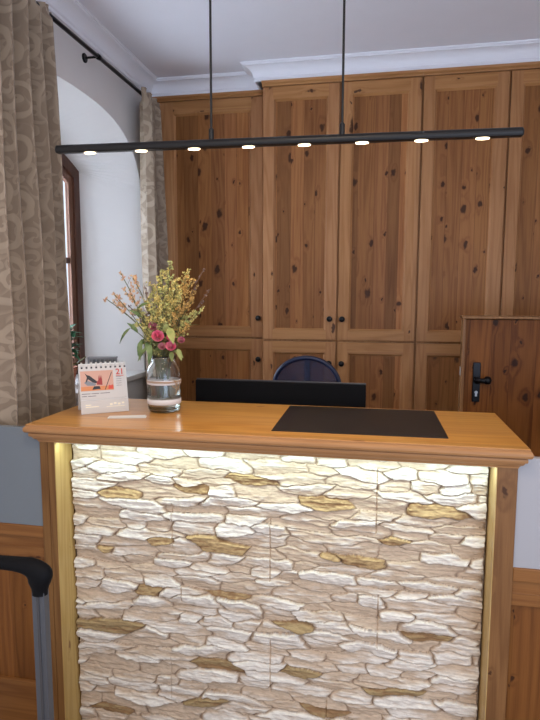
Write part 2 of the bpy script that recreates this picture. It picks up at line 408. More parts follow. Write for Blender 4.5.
# ------------------------------------------------------------------ cabinets
def knob(x, y, z, parent):
    b = MB(); b.lathe([(.010, 0), (.010, -.003), (.007, -.006), (.007, -.012), (.014, -.016), (.0185, -.022), (.0175, -.028), (.011, -.032), (0, -.033)], (x, y, z), 'y', 20)
    return b.build('knob', M_iron, parent, smooth=True)
def cab_door(root, x0, x1, z0, z1, y, sl, sr, rtp, rb, kx=None, kz=None):
    b = MB(); c = .018; dy = .013
    I = (x0+sl, x1-sr, z0+rb, z1-rtp); J = (I[0]+c, I[1]-c, I[2]+c, I[3]-c)
    e = .003; F = (x0+e, x1-e, z0+e, z1-e)
    b.quad((F[0], y, F[2]), (I[0], y, F[2]), (I[0], y, F[3]), (F[0], y, F[3]))
    b.quad((I[1], y, F[2]), (F[1], y, F[2]), (F[1], y, F[3]), (I[1], y, F[3]))
    b.quad((I[0], y, F[2]), (I[1], y, F[2]), (I[1], y, I[2]), (I[0], y, I[2]), 1)
    b.quad((I[0], y, I[3]), (I[1], y, I[3]), (I[1], y, F[3]), (I[0], y, F[3]), 1)
    # outer bevel and edges
    O = (x0, x1, z0, z1); yb = y+.022
    R1 = [(F[0], y, F[2]), (F[1], y, F[2]), (F[1], y, F[3]), (F[0], y, F[3])]
    R2 = [(O[0], y+e, O[2]), (O[1], y+e, O[2]), (O[1], y+e, O[3]), (O[0], y+e, O[3])]
    R3 = [(p[0], yb, p[2]) for p in R2]
    for A, B2 in ((R1, R2), (R2, R3)):
        for i in range(4):
            j = (i+1) % 4; b.quad(A[j], A[i], B2[i], B2[j], 1 if i in (0, 2) else 0)
    # moulded inner edge
    P = [(0, 0), (.25, .0), (.35, .35), (.7, .75), (.85, 1.0), (1, 1)]
    prev = None
    for (s, d) in P:
        K = (I[0]+c*s, I[1]-c*s, I[2]+c*s, I[3]-c*s)
        cur = [(K[0], y+dy*d, K[2]), (K[1], y+dy*d, K[2]), (K[1], y+dy*d, K[3]), (K[0], y+dy*d, K[3])]
        if prev:
            for i in range(4):
                j = (i+1) % 4; b.quad(prev[i], prev[j], cur[j], cur[i], 1 if i in (0, 2) else 0)
        prev = cur
    b.quad(R3[0], R3[3], R3[2], R3[1])
    d = b.build('door', [W_stile, W_rail], root)
    p = MB(); p.box(J[0]-.002, J[1]+.002, y+dy-.0005, y+.02, J[2]-.002, J[3]+.002); p.build('panel', W_panel, d)
    if kx is not None: knob(kx, y, kz, d)
def cabinet(x0, x1, y, doors, label, gap=.002):
    r = thing('built_in_wardrobe', ((x0+x1)/2, YB-.3, FLOOR), label, 'wardrobe')
    b = MB(); yb = min(YB-.005, y+.56)
    b.box(x0, x1, y+.026, yb, FLOOR, 2.905)
    b.build('body', W_stile, r)
    b = MB(); b.box(x0, x1, y+.004, y+.03, FLOOR, FLOOR+.09); b.build('plinth', W_rail, r)
    for a in doors: cab_door(r, *a)
    b = sweep([(x0, y), (x1, y)], [(-.02, 2.896), (.004, 2.896), (.006, 2.903), (.02, 2.912), (.024, 2.924), (-.02, 2.924)])
    b.build('crown_moulding', W_rail, r)
    return r
zg = 1.316; g = [-.344, .141, .627, 1.117, 1.603, 2.085]
G = .0055
kz1, kz2 = 1.457, 1.174
cabinet(XW+.003, XS, YL, [(-1.09, -.372, zg+G, 2.893, YL, .10, .078, .078, .06, -.40, 1.453),
                        (-1.09, -.372, FLOOR+.1, zg-G, YL, .10, .078, .07, .07, -.40, 1.173)],
        'narrow set-back pine wardrobe beside the window curtain, left end of the row')
def pair(i, xs, label):
    x0, x1, x2 = g[i], g[i+1], g[i+2]
    ds = []
    for (a, c, k) in ((x0, x1, x1-.047), (x1, x2, x1+.032)):
        ds.append((a+G, c-G, zg+G, 2.893, YR, .062, .065, .072, .058, k, kz1))
        ds.append((a+G, c-G, FLOOR+.1, zg-G, YR, .062, .065, .068, .07, k, kz2))
    return cabinet(xs, x2-.001, YR, ds, label)
pair(0, XS+.001, 'knotty pine double wardrobe with iron knobs, straight behind the blue chair')
pair(2, g[2], 'knotty pine double wardrobe partly behind the low wooden door')
# last bay at the right wall
x0, x1 = g[4], g[5]
cabinet(x0, XE-.002, YR, [(x0+G, x1-G, zg+G, 2.893, YR, .062, .065, .072, .058, x0+.04, kz1), (x0+G, x1-G, FLOOR+.1, zg-G, YR, .062, .065, .068, .07, x0+.04, kz2)],
        'single pine wardrobe bay against the right wall')
# ------------------------------------------------------------------ reception desk
PX, PIX = .862, .796
desk = thing('reception_desk', (0, .3, FLOOR), 'pine reception desk with lit stacked-stone front', 'desk')
def rect(dx, z, base=(-.862, .862, .04, .553), k=.6):
    x0, x1, y0, y1 = base; s = dx*k
    return [(x0-s, y0-dx, z), (x1+s, y0-dx, z), (x1+s, y1+s, z), (x0-s, y1+s, z)]
prof = [(-.03, 1.045), (.001, 1.045), (.003, 1.050), (.008, 1.055), (.016, 1.059), (.022, 1.065), (.024, 1.070), (.031, 1.071), (.0335, 1.074), (.0345, 1.079), (.0335, 1.084), (.030, 1.0855), (.030, 1.0875), (.044, 1.089), (.0495, 1.093), (.052, 1.099), (.051, 1.106), (.047, 1.111), (.0425, 1.1125), (.0415, 1.1145), (.0425, 1.1165), (.040, 1.1195)]
b = MB(); prev = None
for d, z in prof:
    cur = rect(d, z)
    if prev:
        for i in range(4): j = (i+1) % 4; b.quad(prev[i], prev[j], cur[j], cur[i])
    prev = cur
b.poly(list(reversed(rect(-.03, 1.045))))
b.quad(*rect(.040, 1.1195))
b.build('counter_moulding', W_mould, desk)
b = MB(); q0 = rect(.040, 1.1195); q1 = rect(.038, 1.1205)
for i in range(4): j = (i+1) % 4; b.quad(q0[i], q0[j], q1[j], q1[i])
b.quad(*q1); b.build('counter_top', W_top, desk)
for s in (-1, 1):
    b = MB()
    if s < 0:
        b.box(-PX, -.829, .043, .30, FLOOR, 1.052); b.box(-.8265, -PIX-.003, .04, .30, FLOOR, 1.052)
    else: b.box(PIX+.003, PX, .04, .30, FLOOR, 1.052)
    b.build('corner_post', W_post, desk, bevel=.0025)
    b = MB(); b.box(*((-PIX-.003, -PIX) if s < 0 else (PIX, PIX+.003)), .041, .16, FLOOR, 1.052); b.build('lit_reveal_facing', W_inner, desk)  # thin facing added to carry the strip glow as paler wood
    b = MB(); b.box(*( (-PX+.012, -PIX-.03) if s < 0 else (PIX+.03, PX-.012)), .30, .55, FLOOR, 1.052); b.build('side_panel', W_post, desk)
b = MB(); b.box(-.80, .80, .182, .20, FLOOR, 1.05); b.build('backing_board', W_post, desk)
b = MB(); b.box(-.80, .80, .20, .86, .585, .61); b.build('work_surface', W_top, desk, bevel=.003)
for s in (-1, 1):
    b = MB(); b.box(*((-.80, -.775) if s < 0 else (.775, .80)), .32, .88, FLOOR, .585); b.build('leg', W_post, desk)
b = MB(); b.box(-.795, .795, .050, .066, 1.0415, 1.0448); b.build('light_strip', M_strip, desk)

# stone cladding
def vnoise(X, Y, sx, sy, seed, octv=1):
    out = 0; amp = 1; tot = 0
    for o in range(octv):
        rs = np.random.RandomState(seed+o*13); T = rs.rand(128, 128)
        x = X*sx*(2**o)+rs.rand()*50; y = Y*sy*(2**o)+rs.rand()*50
        xi = np.floor(x).astype(int); yi = np.floor(y).astype(int); fx = x-xi; fy = y-yi
        fx = fx*fx*(3-2*fx); fy = fy*fy*(3-2*fy)
        g_ = lambda a, b_: T[a % 128, b_ % 128]
        out = out+amp*((g_(xi, yi)*(1-fx)+g_(xi+1, yi)*fx)*(1-fy)+(g_(xi, yi+1)*(1-fx)+g_(xi+1, yi+1)*fx)*fy)
        tot += amp; amp *= .5
    return out/tot
rs = np.random.RandomState(5)
x0, x1, z0, z1 = -.795, .795, FLOOR, 1.052
step = .0022
nx = int((x1-x0)/step); nz = int((z1-z0)/step)
XX, ZZ = np.meshgrid(np.linspace(x0, x1, nx), np.linspace(z0, z1, nz))
wx = XX+(vnoise(XX, ZZ, 9, 16, 1, 2)-.5)*.05+(vnoise(XX, ZZ, 45, 60, 8, 2)-.5)*.014
wz = ZZ+(vnoise(XX, ZZ, 7, 9, 2, 2)-.5)*.036+(vnoise(XX, ZZ, 28, 30, 3, 3)-.5)*.014
ochre = [(-.566,.823,1.1,1),(-.297,.864,1.1,1),(-.049,.91,1.2,1),(.215,.844,1.3,1.3),(.599,.847,1.6,1.4),(-.171,.644,1.5,1.2),(.24,.631,.9,.9),(.339,.629,1.5,1.2),(-.641,.586,.9,1),(-.415,.639,.7,1),(-.478,.434,1.2,1),(-.133,.437,1.2,.9),(-.63,.259,1.6,1.3),(-.191,.143,1.3,1.2),(-.209,-.017,1.3,1),(.13,.349,1.2,1.1),(.618,.361,1.4,1),(.139,.167,1.1,1),(.5,.129,1.6,1.1),(.222,.014,1.3,1),(-.64,-.11,1.2,1),(.5,.72,.8,.8)]
seeds = [(a, c, k1*.82, k2*.9, 1) for a, c, k1, k2 in ochre]
z = z0-.02
row = 0
while z < z1+.03:
    h = rs.uniform(.030, .050); x = x0-.1+rs.rand()*.12
    while x < x1+.1:
        L = rs.uniform(.09, .25)
        sx_, sz_ = x+L/2, z+h/2+rs.uniform(-.006, .006)
        if all(abs(sx_-o[0]) > .085*o[2] or abs(sz_-o[1]) > .023*o[3] for o in ochre):
            seeds.append((sx_, sz_, L/.15, h/.035*rs.uniform(.85, 1.2), 0))
        x += L
    z += h
sd = np.array([q_+(rs.uniform(-.10, .10),) for q_ in seeds])
F1 = np.full(XX.shape, 9.); F2 = np.full(XX.shape, 9.); ID = np.zeros(XX.shape, int)
for i, s in enumerate(sd):
    dx = np.abs(wx-s[0])/(.082*s[2]); dz = np.abs(wz-s[1]-s[5]*(wx-s[0]))/(.0185*s[3])
    d = (dx**2.0+dz**1.7)**(1/1.85)
    m = d < F1; F2 = np.where(m, F1, np.minimum(F2, d)); F1 = np.where(m, d, F1); ID = np.where(m, i, ID)
edge = F2-F1
n_ = len(sd)
off = rs.uniform(-.009, .011, n_)[ID]; tz = rs.uniform(-.25, .35, n_)[ID]; tx = rs.uniform(-.05, .05, n_)[ID]
rz = wz-sd[ID, 1]; rx = wx-sd[ID, 0]
e = np.clip(edge/.38, 0, 1); dome = 1-(1-e)**2.6
strata = vnoise(XX, ZZ, 10, 95, 20, 3)-.5; rough = vnoise(XX, ZZ, 70, 150, 30, 3)-.5; big = vnoise(XX, ZZ, 18, 40, 40, 2)-.5
ridge = -np.abs(vnoise(XX+ZZ*.6, ZZ, 14, 60, 60, 2)-.5)*2
H = .003+dome*(.012+off*.9+rz*tz*1.1+rx*tx+strata*.008+rough*.004+big*.009+ridge*.004)
for (sx_, a, c) in ((.413,.74,.985),(.02,.52,.765),(.425,.30,.51),(.022,.06,.283),(-.335,.40,.49),(-.385,-.02,.16),(.24,-.12,.06),(-.37,.62,.80)):
    H = H-np.where((np.abs(XX-sx_) < .0018) & (ZZ > a) & (ZZ < c), .008, 0)
for (sz_, a, c) in ((.74,.25,.413),(.985,.413,.80),(.283,.022,.12),(.51,.25,.425)):
    H = H-np.where((np.abs(ZZ-sz_) < .0015) & (XX > a) & (XX < c), .006, 0)
# ragged outer ends
endm = np.minimum(XX-x0, x1-XX); rag = vnoise(XX*0, ZZ, 1, 40, 77, 2)*.012
H = np.where(endm < rag, -.010, H)
YY = .158-H
b = MB()
me = bpy.data.meshes.new('stone_cladding')
verts = np.stack([XX.ravel(), YY.ravel()-.3, ZZ.ravel()-FLOOR], 1)
idx = np.arange(nx*nz).reshape(nz, nx)
q = np.stack([idx[:-1, :-1].ravel(), idx[:-1, 1:].ravel(), idx[1:, 1:].ravel(), idx[1:, :-1].ravel()], 1)
me.vertices.add(len(verts)); me.vertices.foreach_set('co', verts.ravel())
me.loops.add(q.size); me.loops.foreach_set('vertex_index', q.ravel())
me.polygons.add(len(q)); me.polygons.foreach_set('loop_start', np.arange(0, q.size, 4)); me.polygons.foreach_set('loop_total', np.full(len(q), 4))
me.polygons.foreach_set('use_smooth', np.ones(len(q), bool))
me.update(calc_edges=True); me.validate()
base = np.array([.60, .46, .33]); pale = np.array([.80, .735, .65]); gapc = np.array([.20, .125, .08]); och = np.array([.60, .42, .20]); ochd = np.array([.30, .17, .075])
sv = (rs.rand(n_)*.5)[ID]
fac = np.clip((H-.011)/.009+sv-.35+strata*1.0, 0, 1)[..., None]
col = base*(1-fac)+pale*fac
isoc = (sd[:, 4] > 0)[ID]
ofac = np.clip(.5+strata*2.2+rough*1.5+(H-.013)*40, 0, 1)[..., None]
lowk = np.clip((.55-sd[:, 1])/.25, 0, 1)[ID][..., None]
oc = ochd*(1-ofac)+(och*(1-.35*lowk))*ofac
col = np.where(isoc[..., None], oc, col)
gap_shade = np.clip(1-edge/.12, 0, 1)[..., None]*.62*(.55+.9*np.clip(.5-rz/.03, 0, 1))[..., None]  # gap brown deepens below each stone, underside shade put into the colour
col = col*(1-gap_shade)+gapc*gap_shade
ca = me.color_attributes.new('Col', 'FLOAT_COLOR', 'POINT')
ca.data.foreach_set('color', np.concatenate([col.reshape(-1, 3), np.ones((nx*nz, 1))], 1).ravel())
me.materials.append(M_stone)
so = bpy.data.objects.new('stone_cladding', me); COL.objects.link(so); so.parent = desk

# desk mat
b = MB(); zt = 1.1206
mc = [(.036,.078), (.646,.090), (.640,.553), (.030,.548)]
b.poly([(x, y, zt+.003) for x, y in mc]); b.poly([(x, y, zt) for x, y in reversed(mc)])
for i in range(4):
    j = (i+1) % 4; b.quad((*mc[i], zt), (*mc[j], zt), (*mc[j], zt+.003), (*mc[i], zt+.003))
tag(b.build('desk_mat', M_mat, origin=(.34, .3, zt), bevel=.001), 'large flat black mat lying on the counter top', 'desk mat')

# ------------------------------------------------------------------ partitions beside the desk
def partition(x0, x1, label, glass, gz=1.094):
    r = thing('partition', ((x0+x1)/2, .09, FLOOR), label, 'partition')
    b = MB(); b.box(x0, x1, .052, .078, .70, gz); b.build('glass_pane', glass, r, bevel=.002)
    b = MB(); b.box(x0, x1, .046, .125, .655, .703); b.build('cap_rail', W_wainr, r, bevel=.004)
    b = MB(); b.box(x0, x1, .058, .11, .565, .655); b.box(x0, x1, .056, .11, .606, .612, 0); b.build('upper_rail', W_wainr, r, bevel=.003)
    b = MB(); b.box(x0, x1, .072, .10, .02, .565); b.build('board_panel', W_wain, r)
    b = MB(); b.box(x0, x1, .058, .11, FLOOR, .03); b.build('lower_rail', W_wainr, r, bevel=.004)
    return r
partition(XW+.002, -PX-.001, 'wood panel with dark frosted glass between the curtain and desk, left side', M_frost)
partition(PX+.001, 1.75, 'wood panel with pale frosted glass joining the right end of the desk', M_frostw, 1.078)

# ------------------------------------------------------------------ low door
dr = thing('low_door', (1.25, 1.22, FLOOR), 'low dark pine door with black handle plate, right of the desk', 'door leaf')
b = MB(); b.box(.845, 1.70, 1.2, 1.245, FLOOR+.005, 1.485); b.build('leaf_boards', W_door, dr, bevel=.003)
b = MB(); b.box(.829, .846, 1.195, 1.25, FLOOR+.005, 1.488); b.build('edge_strip', W_doorf, dr, bevel=.003)
b = MB(); b.box(.822, 1.71, 1.185, 1.26, 1.487, 1.502); b.build('top_cap', W_doorf, dr, bevel=.004)
b = MB(); b.box(.889, .927, 1.191, 1.2, 1.055, 1.262); b.build('handle_plate', M_iron, dr, bevel=.003)
b = MB(); b.lathe([(.014, 0), (.012, -.012), (.009, -.02), (.009, -.035), (.018, -.04), (.0, -.046)], (.908, 1.195, 1.172), 'y', 20)
b.tube([(.908, 1.155, 1.172), (.93, 1.15, 1.172), (.955, 1.148, 1.175)], [.010, .013, .019], 14); b.lathe([(.0, -.02), (.02, -.012), (.022, 0), (.02, .012), (0, .02)], (.955, 1.148, 1.175), 'x', 16)
b.build('door_knob', M_iron, dr, smooth=True)
b = MB(); b.lathe([(.008, 0), (.008, -.006), (0, -.006)], (.908, 1.191, 1.106), 'y', 16); b.box(.903, .913, 1.186, 1.192, 1.085, 1.106); b.build('lock_cylinder', M_steel, dr)
b = MB(); b.box(.8265, .8295, 1.205, 1.235, 1.19, 1.235); b.build('latch_plate', M_steel, dr)

# ------------------------------------------------------------------ monitor
mo = thing('monitor', (-.05, .735, .61), 'wide black computer monitor behind the counter', 'monitor')
b = MB()
M_ = Matrix.Translation((0, 0, 0))
b.box(-.459, .353, .715, .735, .84, 1.199); b.build('housing', M_blackpl, mo, bevel=.004)
b = MB(); b.box(-.459, .353, .735, .741, .838, 1.204); b.build('bezel', M_moned, mo, bevel=.002)
b = MB(); b.box(-.449, .343, .741, .7425, .85, 1.193); b.build('screen', M_screen, mo)
b = MB(); b.tube([(-.05, .70, .62), (-.05, .69, .85), (-.05, .695, 1.0)], [.022, .02, .018], 12); b.box(-.09, -.01, .69, .716, .96, 1.04); b.build('stand', M_blackpl, mo)
b = MB(); b.box(-.17, .07, .62, .80, .611, .622); b.build('base', M_blackpl, mo, bevel=.004)

# ------------------------------------------------------------------ office chair
cx, cy = .02, 1.2
ch = thing('office_chair', (cx, cy-.2, FLOOR), 'round-backed navy mesh office chair behind the monitor', 'chair')
def arcpt(t, rx=.182, rz=.16, zc=1.105): a = math.pi*t; return (cx-rx*math.cos(a), cy, zc+rz*math.sin(a))
pts = [(cx-.165, cy-.01, .62), (cx-.18, cy, .85)]+[arcpt(i/24) for i in range(25)]+[(cx+.18, cy, .85), (cx+.165, cy-.01, .62)]
b = MB(); b.tube(pts+[(cx+.08, cy-.02, .56), (cx-.08, cy-.02, .56)], .0125, 10, closed=True); b.build('back_frame', M_navy, ch, smooth=True)
b = MB(); b.poly([tuple(Vector(p)) for p in pts]); b.build('back_mesh', M_chmesh, ch, solid=.003)
b = MB(); b.tube([(cx, cy+.03, .45), (cx, cy+.035, .7), (cx, cy+.03, 1.0), (cx, cy+.02, 1.255)], [.024, .022, .02, .016], 10); b.build('spine', M_navy, ch, smooth=True)
b = MB(); b.box(cx-.25, cx+.25, cy-.5, cy-.03, .36, .43); b.build('seat', M_seat, ch, bevel=.03)
b = MB(); b.tube([(cx, cy-.26, .0), (cx, cy-.26, .36)], .025, 14); b.tube([(cx, cy-.2, .35), (cx, cy+.02, .36), (cx, cy+.02, .47)], .02, 10); b.build('column', M_blackpl, ch)
for k in range(5):
    a = 2*math.pi*k/5+.3; ex, ey = cx+.29*math.cos(a), cy-.26+.29*math.sin(a)
    b = MB(); b.tube([(cx, cy-.26, .02), (ex, ey, FLOOR+.065)], [.025, .014], 10); l = b.build('leg', M_blackpl, ch)
    b = MB(); b.lathe([(.0, -.015), (.028, -.012), (.028, .012), (0, .015)], (ex, ey, FLOOR+.029), 'x', 16); b.build('caster', M_blackpl, l)
for s in (-1, 1):
    b = MB(); b.tube([(cx+s*.24, cy-.2, .38), (cx+s*.29, cy-.2, .42), (cx+s*.29, cy-.2, .6)], .012, 8); b.box(cx+s*.29-.03, cx+s*.29+.03, cy-.27, cy-.05, .6, .625); b.build('armrest', M_blackpl, ch)

# ------------------------------------------------------------------ pendant lamp
A = Vector((-.788, .119, 2.137)); Bp = Vector((.856, .186, 2.137)); dl = (Bp-A).normalized(); sl = Vector((-dl.y, dl.x, 0))
lp = thing('pendant_lamp', tuple((A+Bp)/2), 'long thin black bar lamp with eight lit spots over the counter', 'lamp')
b = MB(); rr = .0175
prf = []
for k in range(20):
    a = 2*math.pi*k/20; zz = max(math.sin(a)*rr, -.0125); prf.append((math.cos(a)*rr, zz))
rings = []
Ln = (Bp-A).length
for s_, sc_ in ((0, .8), (.004, 1), (Ln-.004, 1), (Ln, .8)):
    rings.append([tuple(A+dl*s_+sl*(p[0]*sc_)+Vector((0, 0, p[1]*sc_))) for p in prf])
for i in range(3):
    for k in range(20): j = (k+1) % 20; b.quad(rings[i][k], rings[i][j], rings[i+1][j], rings[i+1][k])
b.poly(rings[0]); b.poly(list(reversed(rings[-1])))
b.build('bar', M_black, lp)
leds = []
for k in range(8):
    c_ = Vector((-.657+.198*k, 0, 0)); t_ = (c_.x-A.x)/dl.x; p = A+dl*t_; p.z = 2.137-.0128; leds.append(p)
    b = MB(); n = 20
    top = [tuple(p+dl*(.022*math.cos(2*math.pi*i/n))+sl*(.012*math.sin(2*math.pi*i/n))) for i in range(n)]
    bot = [(q_[0], q_[1], q_[2]-.003) for q_ in top]
    for i in range(n): j = (i+1) % n; b.quad(top[i], top[j], bot[j], bot[i])
    b.poly(list(reversed(bot))); b.build('spot_light', M_led, lp)
for rx_ in (-.197, .265):
    t_ = (rx_-A.x)/dl.x; p = A+dl*t_
    b = MB(); b.tube([tuple(p+Vector((0, 0, .012))), (p.x, p.y, CEIL-.02)], .0042, 10); rd = b.build('suspension_rod', M_black, lp, smooth=False)
    b = MB(); b.lathe([(.009, .012), (.009, .05), (.006, .055)], (p.x, p.y, p.z), 'z', 16); b.build('ferrule', M_black, rd)
b = MB(); b.box(-.25, .32, .10, .19, CEIL-.025, CEIL-.001); b.build('ceiling_canopy', M_black, lp, bevel=.004)

# ------------------------------------------------------------------ curtain rod and curtains
RX, RZ = -1.07, 2.84
rod = thing('curtain_rod', (RX, .85, RZ), 'black metal curtain rod above the arched window', 'curtain rod')
b = MB(); b.tube([(RX, -.5, RZ), (RX, 1.85, RZ)], .0105, 12); b.build('pole', M_iron, rod, smooth=True)
for y in (-.4, 1.02):
    b = MB(); b.tube([(XW+.004, y, RZ), (RX, y, RZ)], .006, 8); b.lathe([(.024, 0), (.024, .006), (.02, .009), (0, .009)], (XW+.0005, y, RZ), 'x', 20)
    b.lathe([(.014, -.012), (.015, 0), (.014, .012)], (RX, y, RZ), 'y', 14); b.build('bracket', M_iron, rod, smooth=False)
def curtain(y0, y1, yb0, yb1, zb, nf, x0, ampt, ampb, label, seed, xb=0.0, zt_=2.855):
    r_ = random.Random(seed); NU, NV = 260, 70
    ph = [r_.uniform(-.5, .5) for _ in range(nf*2+4)]; am = [r_.uniform(.65, 1.25) for _ in range(nf*2+4)]
    b = MB(); uvs = []
    for j in range(NV+1):
        v = (j/NV); vv = v**1.3; z = zt_-(zt_-zb)*vv
        wid = (yb1-yb0)*v**2.2+(y1-y0)*(1-v**2.2)
        for i in range(NU+1):
            u = i/NU; t = u*nf; k = int(t) % (nf+1)
            a_ = am[k]*(1-(t-int(t)))+am[(k+1)]*(t-int(t)); p_ = ph[k]*(1-(t-int(t)))+ph[k+1]*(t-int(t))
            amp = (ampt+(ampb-ampt)*min(1, vv*1.8))*a_
            s = math.sin(2*math.pi*t+p_*(.4+vv))
            s = math.copysign(abs(s)**.8, s)
            hd = max(0, 1-(zt_-z)/.07)                      # gathered heading
            x = x0+xb*vv+amp*s*(1-.5*hd)+.006*hd*math.sin(2*math.pi*t*3)+.005*math.sin(9*vv+6*u)
            y = y0*(1-vv)+yb0*vv+wid*u+.008*math.sin(4*math.pi*t+1.1)*(.4+vv)
            if hd < .9 and hd > .2: x = x0+(x-x0)*.75
            b.v.append((x, y, z+(.004*s if j == NV else 0))); uvs.append((u*wid*2.1+seed*.37, z))
    for j in range(NV):
        for i in range(NU):
            a_ = j*(NU+1)+i; b.f.append((a_, a_+1, a_+NU+2, a_+NU+1)); b.m.append(0)
    b.uv = uvs
    o = b.build('curtain', M_cur, origin=(x0, (y0+y1)/2, zb), smooth=True, solid=.0015)
    return tag(o, label, 'curtain')
curtain(.10, .575, .10, .655, 1.0, 5, RX+.014, .046, .060, 'wide tan damask curtain hanging at the near end of the rod', 3, -.01)
curtain(1.50, 1.79, 1.49, 1.85, .55, 3, RX+.025, .05, .066, 'narrow damask curtain bunched against the wardrobe at the far end', 5, .03)

# ------------------------------------------------------------------ jar of flowers
JX, JY, JZ = -.472, .345, 1.1206
jar = thing('flower_jar', (JX, JY, JZ), 'glass jar with two pale bands holding the flowers on the counter', 'vase')
JS = .94
ou = [(.0, .0), (.055, .0), (.066, .004), (.071, .014), (.0725, .03), (.0725, .165), (.069, .182), (.060, .196), (.053, .204), (.051, .212), (.054, .216), (.054, .232)]
inn = [(.0505, .232), (.048, .214), (.0495, .203), (.0575, .193), (.066, .18), (.0695, .165), (.0695, .03), (.066, .014), (.055, .009), (.0, .009)]
b = MB(); b.lathe([(q_[0]*JS, q_[1]) for q_ in ou+inn], (JX, JY, JZ), 'z', 48); b.build('jar', M_glass, jar, smooth=True)
b = MB(); b.lathe([(0, .0075), (.0525, .0075), (.0640, .0135), (.0665, .03), (.0665, .128), (0, .128)], (JX, JY, JZ), 'z', 40); b.build('water', M_water, jar, smooth=False)
for za, zb_ in ((.034, .056), (.116, .135)):
    b = MB(); b.lathe([(.0684, za), (.0700, za+.001), (.0700, zb_-.001), (.0684, zb_)], (JX, JY, JZ), 'z', 48)
    b.v = b.v; b.build('band', M_birch, jar, smooth=True)
b = MB()
for k, zz in enumerate((.128, .131, .126)):
    b.tube([(JX+.0714*math.cos(a), JY+.0714*math.sin(a), JZ+zz+.001*math.sin(3*a+k)) for a in [2*math.pi*i/40 for i in range(40)]], .0011, 6, closed=True)
kp = Vector((JX+.062, JY-.036, JZ+.13))
for s, h in ((1, .028), (-1, .022)):
    b.tube([tuple(kp+Vector((s*.02*math.sin(t)*.9+.006*s, -.006, h*math.sin(t*.5)*math.cos(t)))) for t in [math.pi*2*i/14 for i in range(15)]], .0012, 6)
b.tube([tuple(kp), tuple(kp+Vector((.010, -.006, -.025))), tuple(kp+Vector((.004, -.006, -.055)))], .0012, 6)
b.tube([tuple(kp), tuple(kp+Vector((.018, -.006, -.02))), tuple(kp+Vector((.02, -.006, -.048)))], .0012, 6)
b.build('twine', M_twine, jar)

mouth = Vector((JX, JY, JZ+.225))
def stem_pts(tip, lean=.5, n=9, r_=rnd, deep=.03):
    tip = Vector(tip); d = tip-mouth
    ang = math.atan2(d.y, d.x)+r_.uniform(-.5, .5); rm = r_.uniform(.005, .040)
    m = mouth+Vector((rm*math.cos(ang), rm*math.sin(ang), 0))
    bt = Vector((JX-d.x*.08+r_.uniform(-.02, .02), JY-d.y*.08+r_.uniform(-.02, .02), JZ+deep))
    P = []
    for i in range(n+1):
        t = i/n
        if t < .4:
            q = bt.lerp(m, t/.4)
        else:
            s = (t-.4)/.6; c = m+Vector((d.x*.25, d.y*.25, d.z*.55)); q = m*(1-s)**2+c*2*s*(1-s)+tip*s*s
        P.append(q)
    return P
def floret(b, p, s, m=0):
    # a tiny four-petalled floret
    a = rnd.uniform(0, 6.28); tl = Vector((rnd.uniform(-1, 1), rnd.uniform(-1.2, .2), rnd.uniform(-.4, 1))).normalized()
    u = tl.orthogonal().normalized(); v = tl.cross(u); p = Vector(p)
    n = len(b.v); b.v.append(tuple(p-tl*s*.5))
    for k in range(8):
        r = s*(1 if k % 2 == 0 else .55); t = a+k*math.pi/4
        b.v.append(tuple(p+(u*math.cos(t)+v*math.sin(t))*r+tl*s*.25*(k % 2 == 0)))
    for k in range(8): b.f.append((n, n+1+k, n+1+(k+1) % 8)); b.m.append(m)
def sprig(name, tip, mat, smat, label, cat, group, size=.0055, count=90, spread=.026, length=.13, leaves=0, lm=None):
    o = thing(name, tuple(Vector((JX, JY, JZ+.03))), label, cat, group)
    P = stem_pts(tip)
    b = MB(); b.tube(P, [.0017]*len(P), 5)
    top = []
    fb = MB(); tipv = Vector(tip); dirv = (P[-1]-P[-3]).normalized()
    nb = max(4, count//9)
    for k in range(nb):
        t = (k+.5)/nb; base_ = tipv-dirv*length*(1-t)
        # nearest on stem
        i = min(range(len(P)), key=lambda q_: (P[q_]-base_).length)
        bs = base_.lerp(P[i], .0)
        a = rnd.uniform(0, 6.28); sd_ = Vector((math.cos(a), math.sin(a), rnd.uniform(.3, 1.1))).normalized()
        L = spread*(1.15-t*.8)*rnd.uniform(.6, 1.3)
        e_ = bs+sd_*L+dirv*L*.5
        b.tube([bs, bs.lerp(e_, .5)+Vector((0, 0, .002)), e_], .0007, 4)
        for q_ in range(count//nb):
            w_ = rnd.uniform(.3, 1.1); p = bs.lerp(e_, w_)+Vector((rnd.uniform(-1, 1), rnd.uniform(-1, 1), rnd.uniform(-.7, 1)))*size*1.1
            floret(fb, p, size*rnd.uniform(.6, 1.15))
    b.build('stem', smat, o)
    fo = fb.build('florets', mat, o)
    if leaves:
        for k in range(leaves):
            lb = MB()
            t = .5+.4*k/leaves; i = int(t*(len(P)-1)); p = P[i]; a = rnd.uniform(0, 6.28)
            lb.leaf(p, (math.cos(a), math.sin(a), .5), rnd.uniform(.03, .055), .011, bend=.3)
            lb.build('leaf', lm or M_leafy, o)
    return o
Yt = [(-.435,.34,1.722,'Y'),(-.455,.30,1.690,'Y'),(-.365,.33,1.668,'O'),(-.340,.36,1.63,'O'),(-.392,.29,1.645,'Y'),(-.415,.36,1.60,'Y'),(-.478,.31,1.645,'Y'),
      (-.515,.34,1.640,'Y'),(-.325,.30,1.585,'O'),(-.375,.27,1.55,'O'),(-.440,.27,1.570,'Y'),(-.500,.29,1.560,'Y'),(-.350,.33,1.52,'Y'),(-.41,.30,1.52,'Y'),(-.345,.30,1.475,'O'),(-.46,.40,1.62,'Y'),(-.55,.31,1.535,'Y'),(-.555,.28,1.49,'Y'),(-.53,.33,1.59,'Y'),(-.31,.34,1.54,'Y'),(-.38,.38,1.69,'Y'),(-.43,.27,1.50,'Y'),(-.58,.33,1.54,'Y'),(-.40,.33,1.665,'Y'),(-.335,.32,1.66,'O'),(-.37,.27,1.60,'Y')]
